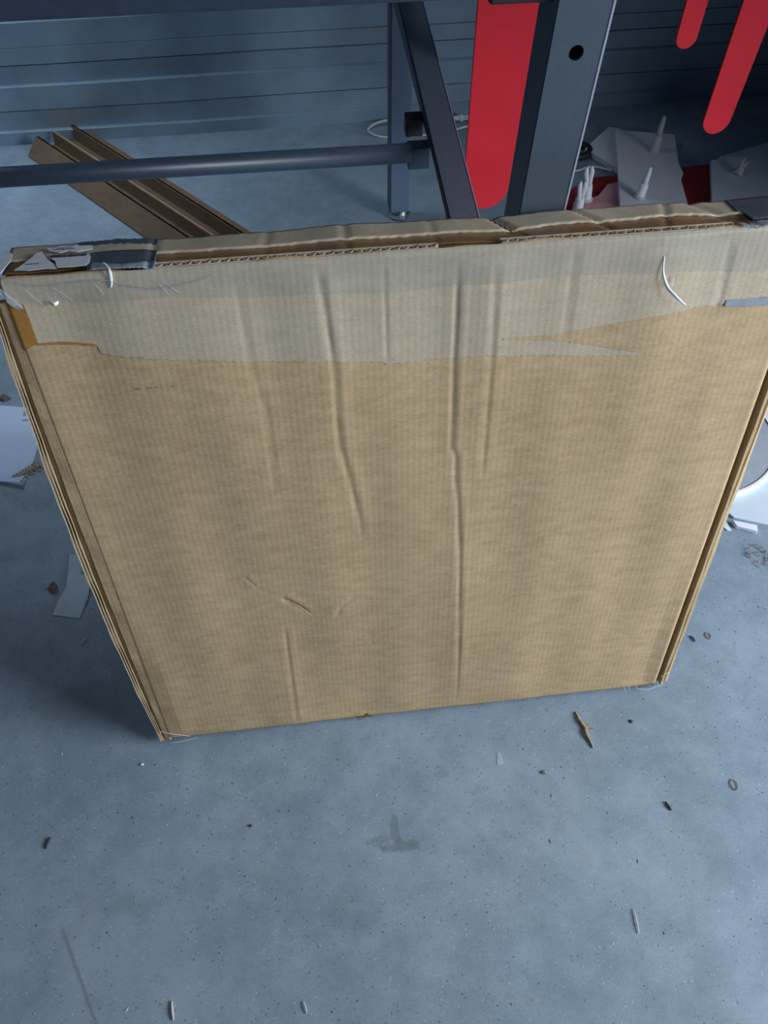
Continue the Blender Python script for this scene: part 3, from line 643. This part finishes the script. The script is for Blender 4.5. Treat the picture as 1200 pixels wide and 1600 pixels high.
def comb():
    root = MB(); root.tube([(-.772, 1.392, .004), (-.745, 1.405, .009), (-.705, 1.436, .006)], .0035, 8)
    for i in range(9):
        t = i/8; x = -.758+.052*t; y = 1.398+.04*t; root.tube([(x, y, .007), (x+.010, y-.012-.004*(i % 2), .003)], .0022, 6)
        root.tube([(x, y, .007), (x-.006, y+.010, .004)], .0018, 6)
    tag(root.build('plant_fragment', 'wood', loc=(-.74, 1.41, 0)), 'dry feathery plant fragment beside the white paper sheet', 'plant debris')
comb()
# right side: sheet, disc, foam
sheet('white_plastic_sheet', [(.925, 1.115), (.950, 1.068), (1.026, 1.036), (1.30, 1.14), (1.25, 1.62), (.88, 1.55)], 0, .007, 'board_blue', 'pale bluish white sheet lying under the grey disc', 'plastic sheet')
dr = empty('round_disc', (.934, 1.343, .007)); tag(dr, 'grey round disc with a white rim right of the carton', 'disc')
b = MB(); b.lathe([(.2, 0), (.212, 0), (.212, .012), (.2, .012)], 96); b.build('disc_face', 'disc', dr)
b = MB(); b.lathe([(.2115, .0), (.2185, .0), (.2195, .006), (.2185, .0145), (.2125, .0145)], 96, close=False); b.build('rim', 'white_film', dr)
sheet('foam_strip', [(.940, 1.058), (.943, 1.040), (.986, 1.018), (.992, 1.037)], 0, .012, 'foam', 'short white foam strip in front of the pale sheet', 'foam', bevel=.002)
sheet('paper_scrap', [(.908, 1.062), (.930, 1.066), (.932, 1.033), (.922, 1.036)], .0, .003, 'label', 'small white paper scrap beside the foam strip', 'paper')

# red sheet and white boards in the shade
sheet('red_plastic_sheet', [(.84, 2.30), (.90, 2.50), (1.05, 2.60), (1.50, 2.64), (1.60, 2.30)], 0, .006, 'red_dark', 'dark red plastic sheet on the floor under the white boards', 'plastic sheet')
sheet('tinted_board', [(.90, 2.33), (.925, 2.43), (1.02, 2.46), (1.075, 2.53), (1.12, 2.54), (1.12, 2.30)], .007, .012, 'board_pink', 'pink tinted board, leftmost of the boards in the shade', 'board', 'boards lying in the shade')
sheet('white_board', [(1.060, 2.775), (1.195, 2.925), (1.235, 2.905), (1.22, 2.60), (1.15, 2.60)], .002, .020, 'board', 'triangular end of a white board poking out under the larger board', 'board', 'boards lying in the shade')
sheet('white_board', [(1.200, 2.870), (1.408, 2.810), (1.350, 2.600), (1.345, 2.540), (1.322, 2.50), (1.290, 2.34), (1.060, 2.35), (1.128, 2.60)], .0222, .014, 'board', 'white board with two upright plastic pins, behind the carton', 'board', 'boards lying in the shade')
sheet('white_board', [(1.530, 2.665), (1.77, 2.75), (1.77, 2.60), (1.70, 2.56), (1.52, 2.58)], .0065, .012, 'board', 'lower white board showing behind the bluish board at right', 'board', 'boards lying in the shade')
sheet('white_board', [(1.472, 2.610), (1.765, 2.650), (1.76, 2.30), (1.373, 2.34)], .019, .018, 'board_blue', 'bluish white board with one stubby pin at the right edge', 'board', 'boards lying in the shade')
def pin(label, x, y, z, h, fork=True, lean=(0, 0), m='pin', s=1., rot=0.):
    root = empty('plastic_pin', (x, y, z), (lean[0], lean[1], rot)); tag(root, label, 'plastic pin', 'white plastic pins in the boards')
    b = MB(); b.lathe([(.015*s, 0), (.0175*s, .001), (.0175*s, .006*s), (.013*s, .008*s)], 20); b.build('collar', 'pin_grey', root, bevel=.0004)
    b = MB(); b.lathe([(.0125*s, .006), (.0135*s, .010), (.0130*s, h*.45), (.011*s, h*.47), (.007*s, h*.48)], 20); b.build('body', m, root)
    for sg in ((-1, 1) if fork else (1,)):
        b = MB(); x0 = sg*.0055*s if fork else 0
        b.tube([(x0*.8, 0, h*.46), (x0*1.0, 0, h*.62), (x0*1.5, 0, h*.84), (x0*1.2, 0, h)], 0, 10, rr=[.0068*s, .0064*s, .0068*s, .0040*s] if fork else [.0092*s, .0082*s, .0070*s, .0042*s]); b.build('prong', m, root, smooth=True)
pin('upright plastic pin with a needle tip near the top of the white board', 1.292, 2.700, .0362, .125, fork=False, s=1.15, m='pin_grey', lean=(0, .05))
pin('upright plastic pin at the front of the white board', 1.143, 2.405, .0362, .105, fork=False, lean=(.0, .12), s=1.15)
pin('forked plastic pin standing left of the white board', .972, 2.437, .019, .12, lean=(0, -.10), s=1.2)
pin('short forked plastic pin half hidden behind the carton top', .925, 2.375, .019, .105, lean=(0, 0), s=1.15)
pin('stubby plastic pin leaning right on the bluish board', 1.520, 2.50, .037, .060, lean=(-.5, .7), m='pin_grey', s=1.1)

# cables
def cable(name, pts, r, m, label):
    b = MB(); b.tube(spline(pts, 8), r, 8); return tag(b.build(name, m, smooth=True, loc=pts[0]), label, 'cable')
cb = cable('power_cable', [(.44, 3.08, .010), (.39, 3.095, .014), (.33, 3.085, .012), (.292, 3.055, .006), (.295, 3.02, .005), (.335, 2.985, .005), (.40, 2.975, .005), (.50, 2.98, .005), (.60, 3.00, .005), (.68, 3.03, .005), (.76, 3.03, .005), (.87, 2.90, .005), (.93, 2.72, .005), (.99, 2.655, .0055), (1.06, 2.675, .0055), (1.12, 2.62, .0155)], .0045, 'cable', 'white cable looping along the foot of the shutter')
b = MB(); b.lathe([(.006, 0), (.009, .004), (.010, .022), (.014, .024), (.014, .036), (.010, .038)], 16, Matrix.Translation((.625, 3.078, .014))@Matrix.Rotation(math.radians(90), 4, 'Y'))
b.tube([(.660, 3.078, .018), (.684, 3.078, .018)], .0035, 8); b.tube([(.660, 3.078, .009), (.684, 3.078, .009)], .0035, 8)
b.tube(spline([(.625, 3.078, .014), (.57, 3.085, .008), (.50, 3.08, .005), (.44, 3.08, .0105)], 6), .0045, 8)
o = b.build('plug', 'cable', cb, smooth=False); o.matrix_parent_inverse = Matrix.Translation(-cb.location)
b = MB(); c = []
for k in range(25): a = 2*math.pi*k/24; c.append((1.02+.060*math.cos(a), 2.78+.05*math.sin(a), .014))
b.tube(c, .013, 10, caps=False); tag(b.build('rubber_hose_loop', 'black', smooth=True, loc=(1.02, 2.78, 0)), 'black rubber hose loop in the shade beside the white boards', 'hose')

# debris in the open floor
def twig(label, pts, r, m, name='splinter', cat='debris', flat=None):
    b = MB(); P = spline(pts, 5); n = len(P)
    b.tube(P, 0, 6, rr=[r*(.35+.65*math.sin(math.pi*(i+.7)/(n+.6)))*(1+.2*math.sin(i*2.3)) for i in range(n)])
    return tag(b.build(name, m, loc=pts[0], smooth=True), label, cat)
t_ = twig('long dry brown leaf shred on the floor below the carton right corner', [(.452, .636, .002), (.455, .618, .004), (.461, .602, .003), (.460, .590, .005), (.464, .574, .003), (.466, .560, .002)], .0038, 'wood', 'leaf_shred')
b = MB(); b.prism([(.458, .616), (.474, .606), (.478, .598), (.462, .600)], .001, .0025); o = b.build('flake', 'wood', t_); o.matrix_parent_inverse = Matrix.Translation(-t_.location)
sheet('plastic_shard', [(.276, .548), (.289, .551), (.287, .570), (.281, .574)], .0005, .0014, 'clear', 'small clear plastic triangle on the open floor', 'plastic scrap')
twig('pale straight splinter low at the right with a dark head', [(.456, .274, .002), (.455, .255, .003), (.453, .236, .002)], .0012, 'straw')
twig('pale splinter at the bottom edge left of centre', [(-.322, .229, .002), (-.320, .214, .003), (-.318, .202, .002)], .0020, 'straw')
twig('dark splinter on the open floor at the right', [(.570, .444, .002), (.573, .436, .003), (.576, .427, .002)], .0022, 'grit_dark')
twig('dark short splinter at the left, low on the floor', [(-.551, .512, .002), (-.555, .502, .003), (-.557, .492, .002)], .0022, 'grit_dark')
twig('pale bent splinter near the bottom edge centre', [(-.112, .204, .002), (-.109, .196, .003), (-.107, .186, .002)], .0013, 'straw')
b = MB(); c = [(.709+.006*math.cos(a), .459+.010*math.sin(a), .002) for a in [2*math.pi*k/16 for k in range(17)]]; b.tube(c, .0009, 6, caps=False)
tag(b.build('seed_ring', 'wood', loc=(.709, .459, 0)), 'tiny oval ring of dry fibre near the right edge', 'debris')
b = MB(); c = [(.777+.005*math.cos(a), .771+.008*math.sin(a), .002) for a in [2*math.pi*k/16 for k in range(17)]]; b.tube(c, .0009, 6, caps=False)
tag(b.build('seed_ring', 'wood', loc=(.777, .771, 0)), 'tiny oval ring of dry fibre right of the carton corner', 'debris')
twig('dark curved splinter right of the carton lower corner', [(.738, .776, .002), (.742, .768, .003), (.743, .760, .002)], .0018, 'grit_dark')
blob('pebble', -.397, .629, .0028, .0028, .002, 'white_film', 'tiny white crumb below the carton left corner', 'crumb')
blob('pebble', .361, .524, .0045, .0038, .003, 'wood', 'tiny tan crumb on the open floor below the leaf shred', 'crumb')
blob('pebble', -.192, .49, .0030, .0024, .002, 'grit_dark', 'tiny dark crumb on the open floor left of centre', 'crumb')
blob('pebble', .556, .604, .0040, .0034, .002, 'grit_dark', 'tiny dark crumb on the floor right of the leaf shred', 'crumb')
twig('thin curled straw in the carton shade at the left', [(-.420, .835, .002), (-.418, .815, .003), (-.422, .795, .002)], .0011, 'straw')
twig('small pale curl left of the carton below the grey strip', [(-.545, .905, .002), (-.538, .912, .004), (-.532, .920, .002)], .0014, 'straw')
# wiry fluff at the right edge
b = MB()
for i in range(14):
    x, y = .965+R.uniform(-.02, .035), .955+R.uniform(-.03, .03); a = R.uniform(0, 6.3); l = R.uniform(.01, .022)
    b.tube(spline([(x, y, .002), (x+l*math.cos(a)*.5, y+l*math.sin(a)*.5, .007), (x+l*math.cos(a+.6), y+l*math.sin(a+.6), .002)], 4), .0009, 5)
tag(b.build('fibre_tuft', 'wood', loc=(.975, .955, 0)), 'loose tuft of brown fibres at the right edge of the floor', 'debris')
def grit(name, m, count, smin, smax, label):
    v = []; f = []
    for i in range(count):
        while True:
            x = R.uniform(-1.1, 1.35); y = R.uniform(.0, 1.6)
            if not (-.40 < x < .66 and .62 < y < .95): break
        s = R.uniform(smin, smax)*R.random()**.7; a = R.uniform(0, 6.3); e = R.choice((1, 1, 1.6, 3)); k = len(v)
        for (p, q) in ((1, 0), (0, 1), (-1, 0), (0, -1)):
            px, py = p*s*e, q*s*.6; v.append((x+px*math.cos(a)-py*math.sin(a), y+px*math.sin(a)+py*math.cos(a), .0002))
        v.append((x, y, s*.7)); f += [(k, k+1, k+4), (k+1, k+2, k+4), (k+2, k+3, k+4), (k+3, k, k+4), (k+3, k+2, k+1, k)]
    o = link_mesh(name, v, f, m); o.data.materials.append(MT['grit_pale'])
    o.data.polygons.foreach_set('material_index', [(i//5) % 2 for i in range(len(f))])
    tag(o, label, 'grit', kind='stuff')
grit('floor_grit', 'grit_dark', 900, .0008, .0021, 'dark and pale grit scattered over the concrete floor')
